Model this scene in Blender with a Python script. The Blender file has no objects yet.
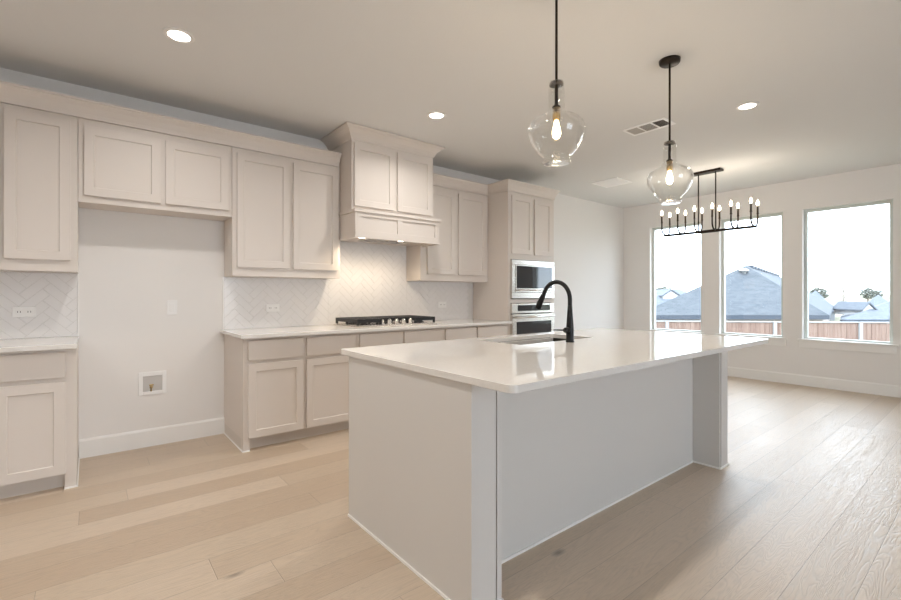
import bpy, bmesh, math, random
from mathutils import Vector, Matrix
random.seed(7)
sc = bpy.context.scene
COL = sc.collection

# ------------------------------------------------------------------ camera
YAW = math.radians(38.84); CAM_H = 1.2004; FPX = 448.72
cam_d = bpy.data.cameras.new('camera'); cam = bpy.data.objects.new('camera', cam_d); COL.objects.link(cam)
cam.location = (0, 0, CAM_H); cam.rotation_euler = (math.radians(90), 0, -YAW)
cam_d.sensor_fit = 'HORIZONTAL'; cam_d.sensor_width = 36; cam_d.lens = 36 * FPX / 901
cam_d.shift_y = -(300 - 295.15) / 901; cam_d.clip_start = 0.05; cam_d.clip_end = 2000
sc.camera = cam

# ------------------------------------------------------------------ world, exposure
SKY = 7.0
w = bpy.data.worlds.new('world'); sc.world = w; w.use_nodes = True
nt = w.node_tree; nt.nodes.clear()
wo = nt.nodes.new('ShaderNodeOutputWorld'); bg = nt.nodes.new('ShaderNodeBackground')
tc = nt.nodes.new('ShaderNodeTexCoord'); mp = nt.nodes.new('ShaderNodeMapping'); mp.inputs['Scale'].default_value = (1.5, 1.5, 7)
nz = nt.nodes.new('ShaderNodeTexNoise'); nz.inputs['Scale'].default_value = 2.2; nz.inputs['Detail'].default_value = 5
rp = nt.nodes.new('ShaderNodeValToRGB')
rp.color_ramp.elements[0].position = .3; rp.color_ramp.elements[0].color = (.68, .81, .97, 1)
rp.color_ramp.elements[1].position = .7; rp.color_ramp.elements[1].color = (.83, .92, 1, 1)
nt.links.new(tc.outputs['Generated'], mp.inputs['Vector']); nt.links.new(mp.outputs[0], nz.inputs['Vector'])
nt.links.new(nz.outputs['Fac'], rp.inputs['Fac']); nt.links.new(rp.outputs[0], bg.inputs['Color'])
bg.inputs['Strength'].default_value = SKY; nt.links.new(bg.outputs[0], wo.inputs['Surface'])
sc.view_settings.view_transform = 'Standard'; sc.view_settings.look = 'None'
sc.view_settings.exposure = 0.27; sc.view_settings.gamma = 1.0; sc.view_settings.use_curve_mapping = False
sc.cycles.use_denoising = True
sc.cycles.max_bounces = 12; sc.cycles.diffuse_bounces = 7; sc.cycles.glossy_bounces = 5
sc.cycles.transparent_max_bounces = 24; sc.cycles.sample_clamp_indirect = 6
CAN_W = 9.6; CAN_COL = (1.0, .965, .92)

# ------------------------------------------------------------------ key dimensions (metres)
H = 2.743; W = 4.2815; XR = 7.398; XL_ROOM = -3.0; YB = -4.6
YU = 4.0; YF = 3.66; ZC = .9006; ZCB = .872; ZU = 1.36; ZT = 2.42

# ------------------------------------------------------------------ materials
def mat(name, rgb, rough=.5, metal=0., spec=.5, bump=0., bscale=200., emit=None, es=0.):
    m = bpy.data.materials.new(name); m.use_nodes = True
    n = m.node_tree; b = n.nodes['Principled BSDF']
    b.inputs['Base Color'].default_value = (*rgb, 1); b.inputs['Roughness'].default_value = rough
    b.inputs['Metallic'].default_value = metal; b.inputs['Specular IOR Level'].default_value = spec
    if emit: b.inputs['Emission Color'].default_value = (*emit, 1); b.inputs['Emission Strength'].default_value = es
    t = n.nodes.new('ShaderNodeTexCoord'); x = n.nodes.new('ShaderNodeTexNoise')
    x.inputs['Scale'].default_value = bscale; x.inputs['Detail'].default_value = 2
    n.links.new(t.outputs['Object'], x.inputs['Vector'])
    if bump:
        bp = n.nodes.new('ShaderNodeBump'); bp.inputs['Strength'].default_value = bump; bp.inputs['Distance'].default_value = .002
        n.links.new(x.outputs['Fac'], bp.inputs['Height']); n.links.new(bp.outputs[0], b.inputs['Normal'])
    else:
        r = n.nodes.new('ShaderNodeMapRange'); r.inputs['To Min'].default_value = max(0, rough - .03); r.inputs['To Max'].default_value = min(1, rough + .03)
        n.links.new(x.outputs['Fac'], r.inputs['Value']); n.links.new(r.outputs[0], b.inputs['Roughness'])
    return m

def vary(m, rgb2, scale, lo=.4, hi=.6, stretch=(1, 1, 1), detail=4):
    n = m.node_tree; b = n.nodes['Principled BSDF']; c1 = tuple(b.inputs['Base Color'].default_value)
    t = n.nodes.new('ShaderNodeTexCoord'); mpp = n.nodes.new('ShaderNodeMapping'); mpp.inputs['Scale'].default_value = stretch
    x = n.nodes.new('ShaderNodeTexNoise'); x.inputs['Scale'].default_value = scale; x.inputs['Detail'].default_value = detail
    r = n.nodes.new('ShaderNodeValToRGB'); r.color_ramp.elements[0].position = lo; r.color_ramp.elements[1].position = hi
    r.color_ramp.elements[0].color = c1; r.color_ramp.elements[1].color = (*rgb2, 1)
    n.links.new(t.outputs['Object'], mpp.inputs[0]); n.links.new(mpp.outputs[0], x.inputs['Vector'])
    n.links.new(x.outputs['Fac'], r.inputs['Fac']); n.links.new(r.outputs[0], b.inputs['Base Color'])
    return m

M = {}
M['wall'] = mat('wall_paint', (.80, .78, .76), .85, spec=.2, bump=.25, bscale=160)
M['ceil'] = mat('ceiling_paint', (.74, .74, .735), .9, spec=.15, bump=.3, bscale=120)
M['trim'] = mat('trim_paint', (.84, .83, .81), .4)
M['cab'] = mat('cabinet_paint', (.70, .64, .59), .42, spec=.4)
M['isl'] = mat('island_paint', (.685, .665, .64), .45, spec=.4)
M['bead'] = mat('white_bead', (.90, .89, .87), .5)
M['stone'] = vary(mat('quartz', (.80, .775, .745), .035, spec=.65), (.78, .755, .725), 60, .45, .62)
M['tile'] = mat('glazed_tile', (.79, .775, .77), .16, spec=.5)
M['grout'] = mat('grout', (.70, .685, .67), .9)
M['black'] = mat('matte_black_metal', (.012, .012, .013), .38, .4)
M['iron'] = mat('cast_iron', (.018, .018, .02), .45, .2)
M['bronze'] = mat('dark_bronze_metal', (.035, .026, .02), .38, .8)
M['steel'] = mat('brushed_steel', (.70, .67, .63), .26, 1.)
M['sinksteel'] = mat('sink_steel', (.075, .068, .06), .42, .8)
M['brass'] = mat('brass', (.50, .36, .18), .35, 1.)
M['dglass'] = mat('dark_appliance_glass', (.02, .022, .027), .05, spec=.7)
M['plastic'] = mat('white_plastic', (.84, .83, .82), .35)
M['register'] = mat('register_white', (.93, .93, .93), .4)
M['slot'] = mat('dark_slot', (.05, .045, .04), .6)
M['louvre'] = mat('grey_louvre', (.50, .47, .44), .6)
M['vinyl'] = mat('window_vinyl', (.62, .66, .63), .4)
M['lens'] = mat('lamp_lens', (.9, .9, .9), .5, emit=(1, .93, .82), es=7)
M['hoodlens'] = mat('hood_lamp_lens', (.9, .9, .9), .5, emit=(1, .90, .75), es=10)
M['bulb'] = mat('bulb_glow', (1, .9, .7), .3, emit=(1, .80, .52), es=9)
M['flame'] = mat('candle_bulb_glow', (1, .9, .7), .3, emit=(1, .82, .58), es=14)
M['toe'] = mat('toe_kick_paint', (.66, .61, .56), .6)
M['insul'] = mat('box_grey', (.55, .53, .51), .5)
M['cedar'] = vary(mat('cedar_pickets', (.165, .098, .075), .8), (.25, .17, .135), 3.0, .3, .7, (6, 6, .25))
M['galv'] = mat('galvanised_post', (.30, .30, .30), .6)
M['fascia'] = mat('dark_fascia', (.045, .055, .075), .7)
M['brick'] = vary(mat('pale_brick', (.48, .42, .38), .9), (.36, .30, .28), 20)
M['dormer'] = mat('white_siding', (.55, .55, .55), .7)
M['house'] = mat('pale_siding', (.13, .135, .145), .8)
M['bark'] = mat('bark', (.20, .16, .13), .9)
M['leaf'] = vary(mat('dull_foliage', (.10, .11, .09), .9), (.14, .14, .12), 3)
M['twig'] = mat('bare_twigs', (.30, .27, .24), .9)
M['grass'] = vary(mat('winter_grass', (.15, .145, .09), .95), (.18, .165, .115), .8)

def shingles(name, a, b):
    m = mat(name, a, .9, spec=.2)
    n = m.node_tree; bs = n.nodes['Principled BSDF']
    t = n.nodes.new('ShaderNodeTexCoord'); v = n.nodes.new('ShaderNodeTexVoronoi'); v.inputs['Scale'].default_value = 5.5
    mpp = n.nodes.new('ShaderNodeMapping'); mpp.inputs['Scale'].default_value = (.7, .7, 2.2)
    r = n.nodes.new('ShaderNodeMix'); r.data_type = 'RGBA'
    r.inputs[6].default_value = (*a, 1); r.inputs[7].default_value = (*b, 1)
    s = n.nodes.new('ShaderNodeSeparateColor')
    n.links.new(t.outputs['Object'], mpp.inputs[0]); n.links.new(mpp.outputs[0], v.inputs['Vector'])
    n.links.new(v.outputs['Color'], s.inputs[0]); n.links.new(s.outputs[0], r.inputs[0]); n.links.new(r.outputs[2], bs.inputs['Base Color'])
    return m
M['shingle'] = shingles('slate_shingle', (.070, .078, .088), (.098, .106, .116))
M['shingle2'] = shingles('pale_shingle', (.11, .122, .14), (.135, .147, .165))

def thin_glass(name, refl, tint):
    m = bpy.data.materials.new(name); m.use_nodes = True; n = m.node_tree; n.nodes.clear()
    o = n.nodes.new('ShaderNodeOutputMaterial'); mx = n.nodes.new('ShaderNodeMixShader')
    tr = n.nodes.new('ShaderNodeBsdfTransparent'); tr.inputs[0].default_value = (*tint, 1)
    gl = n.nodes.new('ShaderNodeBsdfGlossy'); gl.inputs['Roughness'].default_value = .01; gl.inputs['Color'].default_value = (1, 1, 1, 1)
    lw = n.nodes.new('ShaderNodeLayerWeight'); lw.inputs['Blend'].default_value = .5
    pw = n.nodes.new('ShaderNodeMath'); pw.operation = 'POWER'; pw.inputs[1].default_value = 3.
    fr = n.nodes.new('ShaderNodeMath'); fr.operation = 'MULTIPLY_ADD'; fr.inputs[1].default_value = refl; fr.inputs[2].default_value = .03
    n.links.new(lw.outputs['Facing'], pw.inputs[0]); n.links.new(pw.outputs[0], fr.inputs[0])
    n.links.new(fr.outputs[0], mx.inputs[0]); n.links.new(tr.outputs[0], mx.inputs[1]); n.links.new(gl.outputs[0], mx.inputs[2])
    n.links.new(mx.outputs[0], o.inputs[0]); return m
M['pane'] = thin_glass('window_glass', .6, (.97, .98, .98))
M['globe'] = thin_glass('clear_blown_glass', .9, (.965, .965, .96))

def floor_material():
    m = bpy.data.materials.new('oak_planks'); m.use_nodes = True; n = m.node_tree; L = n.links; b = n.nodes['Principled BSDF']
    def math_(op, a, bb=None, c=None):
        k = n.nodes.new('ShaderNodeMath'); k.operation = op
        for i, v in enumerate((a, bb, c)):
            if v is None: continue
            if isinstance(v, (int, float)): k.inputs[i].default_value = v
            else: L.new(v, k.inputs[i])
        return k.outputs[0]
    def white(vx, vy, vz=0.):
        c = n.nodes.new('ShaderNodeCombineXYZ')
        for i, v in enumerate((vx, vy, vz)):
            if isinstance(v, (int, float)): c.inputs[i].default_value = v
            else: L.new(v, c.inputs[i])
        k = n.nodes.new('ShaderNodeTexWhiteNoise'); k.noise_dimensions = '3D'; L.new(c.outputs[0], k.inputs['Vector']); return k.outputs['Value']
    t = n.nodes.new('ShaderNodeTexCoord'); s = n.nodes.new('ShaderNodeSeparateXYZ'); L.new(t.outputs['Object'], s.inputs[0])
    X, Y = s.outputs[0], s.outputs[1]
    PW, PL = .19, 1.9
    yr = math_('DIVIDE', Y, PW); row = math_('FLOOR', yr); fy = math_('FRACT', yr)
    off = math_('MULTIPLY', white(row, 3.7), PL)
    xr = math_('DIVIDE', math_('ADD', X, off), PL); col = math_('FLOOR', xr); fx = math_('FRACT', xr)
    rnd = white(row, col, 1.3); rnd2 = white(row, col, 8.1)
    # grain coordinates, shifted for every plank
    gx = math_('ADD', X, math_('MULTIPLY', rnd, 37.)); gy = math_('ADD', Y, math_('MULTIPLY', rnd2, 11.))
    cg = n.nodes.new('ShaderNodeCombineXYZ'); L.new(math_('MULTIPLY', gx, .9), cg.inputs[0]); L.new(math_('MULTIPLY', gy, 9.), cg.inputs[1])
    n1 = n.nodes.new('ShaderNodeTexNoise'); n1.inputs['Scale'].default_value = 1.3; n1.inputs['Detail'].default_value = 3; n1.inputs['Distortion'].default_value = .6
    L.new(cg.outputs[0], n1.inputs['Vector'])
    rings = math_('ABSOLUTE', math_('SINE', math_('MULTIPLY', n1.outputs['Fac'], 70.)))
    cf = n.nodes.new('ShaderNodeCombineXYZ'); L.new(math_('MULTIPLY', gx, 4.), cf.inputs[0]); L.new(math_('MULTIPLY', gy, 130.), cf.inputs[1])
    n2 = n.nodes.new('ShaderNodeTexNoise'); n2.inputs['Scale'].default_value = 1.; n2.inputs['Detail'].default_value = 3; L.new(cf.outputs[0], n2.inputs['Vector'])
    # plank tone
    r = n.nodes.new('ShaderNodeValToRGB'); e = r.color_ramp.elements
    e[0].position = 0; e[0].color = (.465, .355, .255, 1); e[1].position = 1; e[1].color = (.575, .465, .36, 1)
    e2 = r.color_ramp.elements.new(.35); e2.color = (.52, .415, .31, 1)
    L.new(rnd, r.inputs['Fac'])
    g = math_('ADD', math_('MULTIPLY', rings, .13), math_('MULTIPLY', n2.outputs['Fac'], .16))
    val = math_('ADD', g, .825)
    # knots
    ck = n.nodes.new('ShaderNodeCombineXYZ'); L.new(math_('MULTIPLY', gx, 1.1), ck.inputs[0]); L.new(math_('MULTIPLY', gy, 2.4), ck.inputs[1])
    vo = n.nodes.new('ShaderNodeTexVoronoi'); vo.inputs['Scale'].default_value = 1.; L.new(ck.outputs[0], vo.inputs['Vector'])
    kn = n.nodes.new('ShaderNodeMapRange'); kn.inputs['From Min'].default_value = .012; kn.inputs['From Max'].default_value = .06
    kn.inputs['To Min'].default_value = .38; kn.inputs['To Max'].default_value = 1; L.new(vo.outputs['Distance'], kn.inputs['Value'])
    # seams
    sy = math_('MINIMUM', fy, math_('SUBTRACT', 1., fy)); sx = math_('MINIMUM', fx, math_('SUBTRACT', 1., fx))
    seam = math_('MINIMUM', math_('MULTIPLY', sy, PW), math_('MULTIPLY', sx, PL))
    sm = n.nodes.new('ShaderNodeMapRange'); sm.inputs['From Max'].default_value = .0022; sm.inputs['To Min'].default_value = .62; sm.inputs['To Max'].default_value = 1
    L.new(seam, sm.inputs['Value'])
    tot = math_('MULTIPLY', math_('MULTIPLY', val, kn.outputs[0]), sm.outputs[0])
    mul = n.nodes.new('ShaderNodeVectorMath'); mul.operation = 'SCALE'; L.new(r.outputs[0], mul.inputs[0]); L.new(tot, mul.inputs['Scale'])
    L.new(mul.outputs[0], b.inputs['Base Color'])
    rr = math_('ADD', math_('MULTIPLY', rings, .12), .36); L.new(rr, b.inputs['Roughness'])
    b.inputs['Specular IOR Level'].default_value = .6
    b.inputs['Coat Weight'].default_value = .4; b.inputs['Coat Roughness'].default_value = .42; b.inputs['Coat IOR'].default_value = 1.6
    bh = math_('ADD', math_('ADD', math_('MULTIPLY', rings, .25), math_('MULTIPLY', n2.outputs['Fac'], .35)), sm.outputs[0])
    bp = n.nodes.new('ShaderNodeBump'); bp.inputs['Strength'].default_value = .6; bp.inputs['Distance'].default_value = .003
    L.new(bh, bp.inputs['Height']); L.new(bp.outputs[0], b.inputs['Normal']); L.new(bp.outputs[0], b.inputs['Coat Normal'])
    return m
M['floor'] = floor_material()

# ------------------------------------------------------------------ helpers
def box(bm, x0, x1, y0, y1, z0, z1):
    v = [bm.verts.new(p) for p in ((x0,y0,z0),(x1,y0,z0),(x1,y1,z0),(x0,y1,z0),(x0,y0,z1),(x1,y0,z1),(x1,y1,z1),(x0,y1,z1))]
    for f in ((3,2,1,0),(4,5,6,7),(0,1,5,4),(1,2,6,5),(2,3,7,6),(3,0,4,7)): bm.faces.new([v[i] for i in f])

def prism(bm, pts, fn, a, b):
    """outline pts (2D, ccw or cw) extruded between a and b; fn(p, q, t) gives the 3D point"""
    A = [bm.verts.new(fn(p, q, a)) for p, q in pts]; B = [bm.verts.new(fn(p, q, b)) for p, q in pts]
    bm.faces.new(A[::-1]); bm.faces.new(B)
    for i in range(len(pts)):
        j = (i + 1) % len(pts); bm.faces.new((A[i], A[j], B[j], B[i]))

def lathe(bm, prof, seg=32, c=(0, 0, 0), closed=False):
    rings = []
    for r, z in prof:
        if r < 1e-5: rings.append([bm.verts.new((c[0], c[1], c[2] + z))])
        else: rings.append([bm.verts.new((c[0] + r*math.cos(2*math.pi*k/seg), c[1] + r*math.sin(2*math.pi*k/seg), c[2] + z)) for k in range(seg)])
    idx = list(range(len(rings) - 1)) + ([len(rings) - 1] if closed else [])
    for i in idx:
        a, b = rings[i], rings[(i + 1) % len(rings)]
        for k in range(seg):
            q = [a[k % len(a)], a[(k+1) % len(a)], b[(k+1) % len(b)], b[k % len(b)]]
            u = []
            for x in q:
                if x not in u: u.append(x)
            if len(u) > 2:
                try: bm.faces.new(u)
                except ValueError: pass

def tube(bm, pts, rad, seg=12, caps=True):
    pts = [Vector(p) for p in pts]; n = len(pts)
    rads = rad if isinstance(rad, (list, tuple)) else [rad] * n
    up = None; rings = []
    for i, p in enumerate(pts):
        t = (pts[min(i+1, n-1)] - pts[max(i-1, 0)]).normalized()
        if up is None:
            up = Vector((0, 0, 1)) if abs(t.z) < .9 else Vector((1, 0, 0))
        s = t.cross(up).normalized(); up = s.cross(t).normalized()
        rings.append([bm.verts.new(p + rads[i]*(math.cos(2*math.pi*k/seg)*s + math.sin(2*math.pi*k/seg)*up)) for k in range(seg)])
    for a, b in zip(rings, rings[1:]):
        for k in range(seg): bm.faces.new((a[k], a[(k+1) % seg], b[(k+1) % seg], b[k]))
    if caps: bm.faces.new(rings[0][::-1]); bm.faces.new(rings[-1])

def obj(name, bm, m, parent=None, loc=(0, 0, 0), bevel=0., smooth=False, seg=2):
    bmesh.ops.recalc_face_normals(bm, faces=bm.faces)
    me = bpy.data.meshes.new(name); bm.to_mesh(me); bm.free()
    o = bpy.data.objects.new(name, me); COL.objects.link(o); o.location = loc
    if m is not None: me.materials.append(m)
    if parent is not None: o.parent = parent
    if smooth:
        for p in me.polygons: p.use_smooth = True
    if bevel:
        bv = o.modifiers.new('bevel', 'BEVEL'); bv.width = bevel; bv.segments = seg; bv.limit_method = 'ANGLE'; bv.angle_limit = math.radians(40)
    return o

def part(name, fn, m, parent, bevel=0., smooth=False, loc=(0, 0, 0)):
    bm = bmesh.new(); fn(bm); return obj(name, bm, m, parent, loc, bevel, smooth)

def tag(o, label, cat, group=None, kind=None):
    o['label'] = label; o['category'] = cat
    if group: o['group'] = group
    if kind: o['kind'] = kind
    return o

def thing(name, label, cat, loc=(0, 0, 0), group=None, rotz=0):
    o = bpy.data.objects.new(name, None); COL.objects.link(o); o.location = loc; o.rotation_euler = (0, 0, rotz)
    o.empty_display_size = .1
    return tag(o, label, cat, group)

def struct(name, fn, m, label=None, cat=None, bevel=0., parent=None):
    bm = bmesh.new(); fn(bm); o = obj(name, bm, m, parent, bevel=bevel)
    if parent is None:
        o['kind'] = 'structure'
        if label: o['label'] = label; o['category'] = cat
    return o

def copy_tree(o, parent=None):
    c = o.copy(); COL.objects.link(c)
    if parent is not None: c.parent = parent
    for ch in list(o.children): copy_tree(ch, c)
    return c

# ------------------------------------------------------------------ room shell
T = .18
struct('floor', lambda b: box(b, XL_ROOM - T, XR + T, YB - T, W + T, -.2, 0), M['floor'], 'pale oak plank floor of the kitchen and dining area', 'floor')
struct('ceiling', lambda b: box(b, XL_ROOM - T, XR + T, YB - T, W + T, H, H + .2), M['ceil'], 'flat off-white ceiling over kitchen and dining area', 'ceiling')
struct('wall_back', lambda b: box(b, XL_ROOM - T, XR + T, W, W + T, 0, H), M['wall'], 'off-white wall behind the kitchen cabinets', 'wall')
struct('wall_left', lambda b: box(b, XL_ROOM - T, XL_ROOM, YB, W, 0, H), M['wall'], 'off-white wall at the left end of the kitchen', 'wall')
WIN = [(2.98, 3.801), (1.93, 2.725), (.85, 1.715)]; WZ0, WZ1 = .600, 2.345
def right_wall(b):
    ys = [W, 3.801, 2.98, 2.725, 1.93, 1.715, .85, YB]
    for i in range(len(ys) - 1):
        hi, lo = ys[i], ys[i + 1]
        if i % 2 == 0: box(b, XR, XR + T, lo, hi, 0, H)
        else: box(b, XR, XR + T, lo, hi, 0, WZ0); box(b, XR, XR + T, lo, hi, WZ1, H)
struct('wall_right', right_wall, M['wall'], 'off-white dining wall with three tall windows', 'wall')
FO = (.6, 3.0)   # wide glass doors behind the camera
def front_wall(b):
    box(b, XL_ROOM - T, FO[0], YB - T, YB, 0, H); box(b, FO[1], XR + T, YB - T, YB, 0, H)
    box(b, FO[0], FO[1], YB - T, YB, 2.35, H)
struct('wall_front', front_wall, M['wall'], 'off-white wall with wide glass doors behind the camera', 'wall')
def door_frame(b):
    for x in (FO[0], 1.765, FO[1] - .07): box(b, x, x + .07, YB - .12, YB - .05, 0, 2.35)
    box(b, FO[0], FO[1], YB - .12, YB - .05, 2.28, 2.35); box(b, FO[0], FO[1], YB - .12, YB - .05, 0, .08)
struct('door_1', door_frame, M['vinyl'], 'wide glass patio doors behind the camera', 'door')

def baseboard(b, along, a0, a1, face):
    prof = [(0, 0), (.016, 0), (.016, .125), (.010, .139), (0, .139)]
    if along == 'x': prism(b, prof, lambda p, q, t: (t, face - p, q), a0, a1)
    else: prism(b, prof, lambda p, q, t: (face - p, t, q), a0, a1)
def bb_back(b):
    baseboard(b, 'x', -.057, .915, W); baseboard(b, 'x', 4.655, XR - .016, W)
struct('baseboard_back', bb_back, M['trim'], 'white baseboard along the cabinet wall', 'baseboard')
struct('baseboard_right', lambda b: baseboard(b, 'y', YB + .01, W, XR), M['trim'], 'white baseboard under the three dining windows', 'baseboard')

wl = ['tall window at the left by the room corner', 'tall middle window showing the grey hip roof', 'tall window at the right of the dining wall']
for i, (y0, y1) in enumerate(WIN):
    gx = XR + .105
    def frame(b):
        f = .038
        for (a, c, d, e) in ((y0, y0 + f, WZ0, WZ1), (y1 - f, y1, WZ0, WZ1), (y0 + f, y1 - f, WZ0, WZ0 + f), (y0 + f, y1 - f, WZ1 - f, WZ1)):
            box(b, gx - .03, gx + .03, a, c, d, e)
    fr = struct('window_%d' % (i + 1), frame, M['vinyl'], wl[i], 'window')
    part('pane', lambda b: box(b, gx - .003, gx + .003, y0 + .036, y1 - .036, WZ0 + .036, WZ1 - .036), M['pane'], fr)
    part('sill', lambda b: prism(b, [(XR - .035, y0 - .048), (XR - .0005, y0 - .048), (XR - .0005, y0 + .0005), (gx - .031, y0 + .0005), (gx - .031, y1 - .0005), (XR - .0005, y1 - .0005), (XR - .0005, y1 + .048), (XR - .035, y1 + .048)], lambda p, q, z: (p, q, z), WZ0 + .0005, WZ0 + .018), M['trim'], fr)
    part('apron', lambda b: box(b, XR - .016, XR - .0005, y0 - .03, y1 + .03, WZ0 - .095, WZ0), M['trim'], fr, .002)

# ------------------------------------------------------------------ cabinets
def shaker(b, x0, x1, z0, z1, yf, t=.02, rail=.057, rec=.009):
    """door or drawer slab facing -y with a recessed centre panel"""
    o = [(x0, z0), (x1, z0), (x1, z1), (x0, z1)]; i = [(x0+rail, z0+rail), (x1-rail, z0+rail), (x1-rail, z1-rail), (x0+rail, z1-rail)]
    k = .003; j = [(x0+rail+k, z0+rail+k), (x1-rail-k, z0+rail+k), (x1-rail-k, z1-rail-k), (x0+rail+k, z1-rail-k)]
    O = [b.verts.new((x, yf, z)) for x, z in o]; I = [b.verts.new((x, yf, z)) for x, z in i]
    J = [b.verts.new((x, yf + rec, z)) for x, z in j]; Bk = [b.verts.new((x, yf + t, z)) for x, z in o]
    for a in range(4):
        c = (a + 1) % 4
        b.faces.new((O[a], O[c], I[c], I[a])); b.faces.new((I[a], I[c], J[c], J[a])); b.faces.new((O[c], O[a], Bk[a], Bk[c]))
    b.faces.new(J); b.faces.new(Bk[::-1])

def add_door(t, x0, x1, z0, z1, yface, m):
    part('door', lambda b: shaker(b, x0, x1, z0, z1, yface - .021), m, t, .0012)
def add_drawer(t, x0, x1, z0, z1, yface, m, name='drawer'):
    part(name, lambda b: box(b, x0, x1, yface - .021, yface - .001, z0, z1), m, t, .002)

WB = W - .002
def upper(name, label, x0, x1, z0, doors, dz, group):
    t = thing(name, label, 'cabinet', ((x0 + x1)/2, W, z0), group)
    k = Vector(t.location)
    o = part('body', lambda b: box(b, x0 + .0015, x1 - .0015, YU, WB, z0, ZT), M['cab'], t, .002)
    for a, c in doors: add_door(t, a, c, dz[0], dz[1], YU, M['cab'])
    for ch in t.children: ch.location = -k
    return t
G = 'wall cabinets of the kitchen run'
upper('wall_cabinet', 'tall greige wall cabinet at the left edge, beside the fridge alcove', -.83, -.06, ZU, ((-.80, -.448), (-.421, -.098)), (1.435, 2.385), G)
upper('wall_cabinet', 'short greige two-door wall cabinet above the empty fridge alcove', -.06, .914, 1.842, ((-.028, .418), (.450, .886)), (1.890, 2.368), G)
upper('wall_cabinet', 'tall greige two-door wall cabinet between fridge alcove and range hood', .914, 1.866, ZU, ((.950, 1.382), (1.414, 1.838)), (1.433, 2.378), G)
upper('wall_cabinet', 'greige two-door wall cabinet between range hood and oven tower', 2.80, 3.808, ZU, ((2.884, 3.280), (3.330, 3.765)), (1.435, 2.378), G)

CROWN = [(-.003, 0), (.011, 0), (.012, .008), (.007, .010), (.012, .03), (.030, .07), (.046, .092), (.050, .10), (.058, .104), (.058, .118), (-.02, .118), (-.02, 0)]
def crown_run(b, x0, x1, yface, z, prof):
    prism(b, prof, lambda p, q, t: (t, yface - p, z + q), x0, x1)
def crown_corner_path(b, path, z, prof):
    """profile swept along a 2D path with mitred corners; profile offset goes to the right of the path"""
    n = len(path); rings = []
    P = [Vector(p) for p in path]
    for i in range(n):
        ns = []
        if i > 0: d = (P[i] - P[i-1]).normalized(); ns.append(Vector((d.y, -d.x)))
        if i < n - 1: d = (P[i+1] - P[i]).normalized(); ns.append(Vector((d.y, -d.x)))
        nn = ns[0] if len(ns) == 1 else (ns[0] + ns[1]) / (1 + ns[0].dot(ns[1]))
        rings.append([b.verts.new((P[i].x + nn.x*p, P[i].y + nn.y*p, z + q)) for p, q in prof])
    m = len(prof)
    for a, c in zip(rings, rings[1:]):
        for k in range(m): b.faces.new((a[k], a[(k+1) % m], c[(k+1) % m], c[k]))
    b.faces.new(rings[0][::-1]); b.faces.new(rings[-1])
c1 = part('crown_molding', lambda b: crown_run(b, -.83, 1.855, YU, ZT + .0015, CROWN), M['cab'], None)
tag(c1, 'greige crown molding topping the three wall cabinets left of the hood', 'molding')

# oven tower
XT0, XT1 = 3.81, 4.65
t = thing('oven_tower_cabinet', 'tall greige cabinet holding the built-in microwave and oven', 'cabinet', (4.23, W, 0)); k = Vector(t.location)
def tower(b):
    box(b, XT0, XT0 + .042, YF, WB, 0, ZT); box(b, XT1 - .042, XT1, YF, WB, 0, ZT)
    a, c = XT0 + .042, XT1 - .042
    box(b, a, c, YF, WB, 1.627, ZT); box(b, a, c, YF, WB, 1.108, 1.150); box(b, a, c, YF, WB, .10, .385)
    box(b, a, c, YF + .06, WB, 0, .10); box(b, a, c, WB - .02, WB, .385, 1.627)
part('body', tower, M['cab'], t)
add_door(t, 3.862, 4.219, 1.690, 2.378, YF, M['cab']); add_door(t, 4.262, 4.592, 1.690, 2.378, YF, M['cab'])
add_drawer(t, 3.862, 4.592, .115, .37, YF, M['cab'])
for ch in t.children: ch.location = -k
def tower_crown(b):
    crown_corner_path(b, [(2.80, YU), (XT0, YU), (XT0, YF), (XT1, YF), (XT1, W - .002)], ZT + .0015, CROWN)
c2 = part('crown_molding', tower_crown, M['cab'], None)
tag(c2, 'greige crown molding stepping forward around the top of the oven tower', 'molding')

# range hood
HX0, HX1, HY = 1.868, 2.798, 3.765
t = thing('range_hood', 'greige wooden range hood with two doors and crown above the cooktop', 'range hood', (2.333, W, 1.70)); k = Vector(t.location)
part('body', lambda b: box(b, HX0 + .001, HX1 - .001, HY, WB, 1.985, H - .003), M['cab'], t, .0015)
HCROWN = [(0, 0), (.006, .004), (.012, .02), (.03, .05), (.062, .082), (.082, .092), (.09, .096), (.09, .109), (-.01, .109), (-.01, 0)]
part('crown', lambda b: crown_corner_path(b, [(HX0, W - .03), (HX0, HY), (HX1, HY), (HX1, W - .03)], H - .112, HCROWN), M['cab'], t)
add_door(t, 1.890, 2.318, 2.022, 2.600, HY, M['cab']); add_door(t, 2.352, 2.770, 2.022, 2.600, HY, M['cab'])
MY = 3.685
def mantle(b):
    zb, zt = 1.735, 1.955
    a, c = HX0 - .002, HX1 + .022
    # hollow shell, open below for the vent insert
    box(b, a, a + .02, MY, YU - .003, zb, zt); box(b, c - .02, c, MY, YU - .003, zb, zt)
    box(b, a + .02, c - .02, MY + .012, MY + .03, zb, zt); box(b, a + .02, c - .02, MY + .03, WB, zb + .05, zt)
    # front stiles and rails framing two sunk panels
    box(b, a + .02, c - .02, MY, MY + .012, zb, zb + .055); box(b, a + .02, c - .02, MY, MY + .012, zt - .035, zt)
    for x0, x1 in ((a + .02, a + .055), (2.315, 2.365), (c - .055, c - .02)): box(b, x0, x1, MY, MY + .012, zb + .055, zt - .035)
part('mantle', mantle, M['cab'], t, .001)
def ledge(b, z0, z1, e):
    box(b, HX0 - .002 - e, HX1 + .022 + e, MY - e, YU - .003, z0, z1)
part('ledge', lambda b: ledge(b, 1.9555, 1.984, .014), M['cab'], t, .003)
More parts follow.
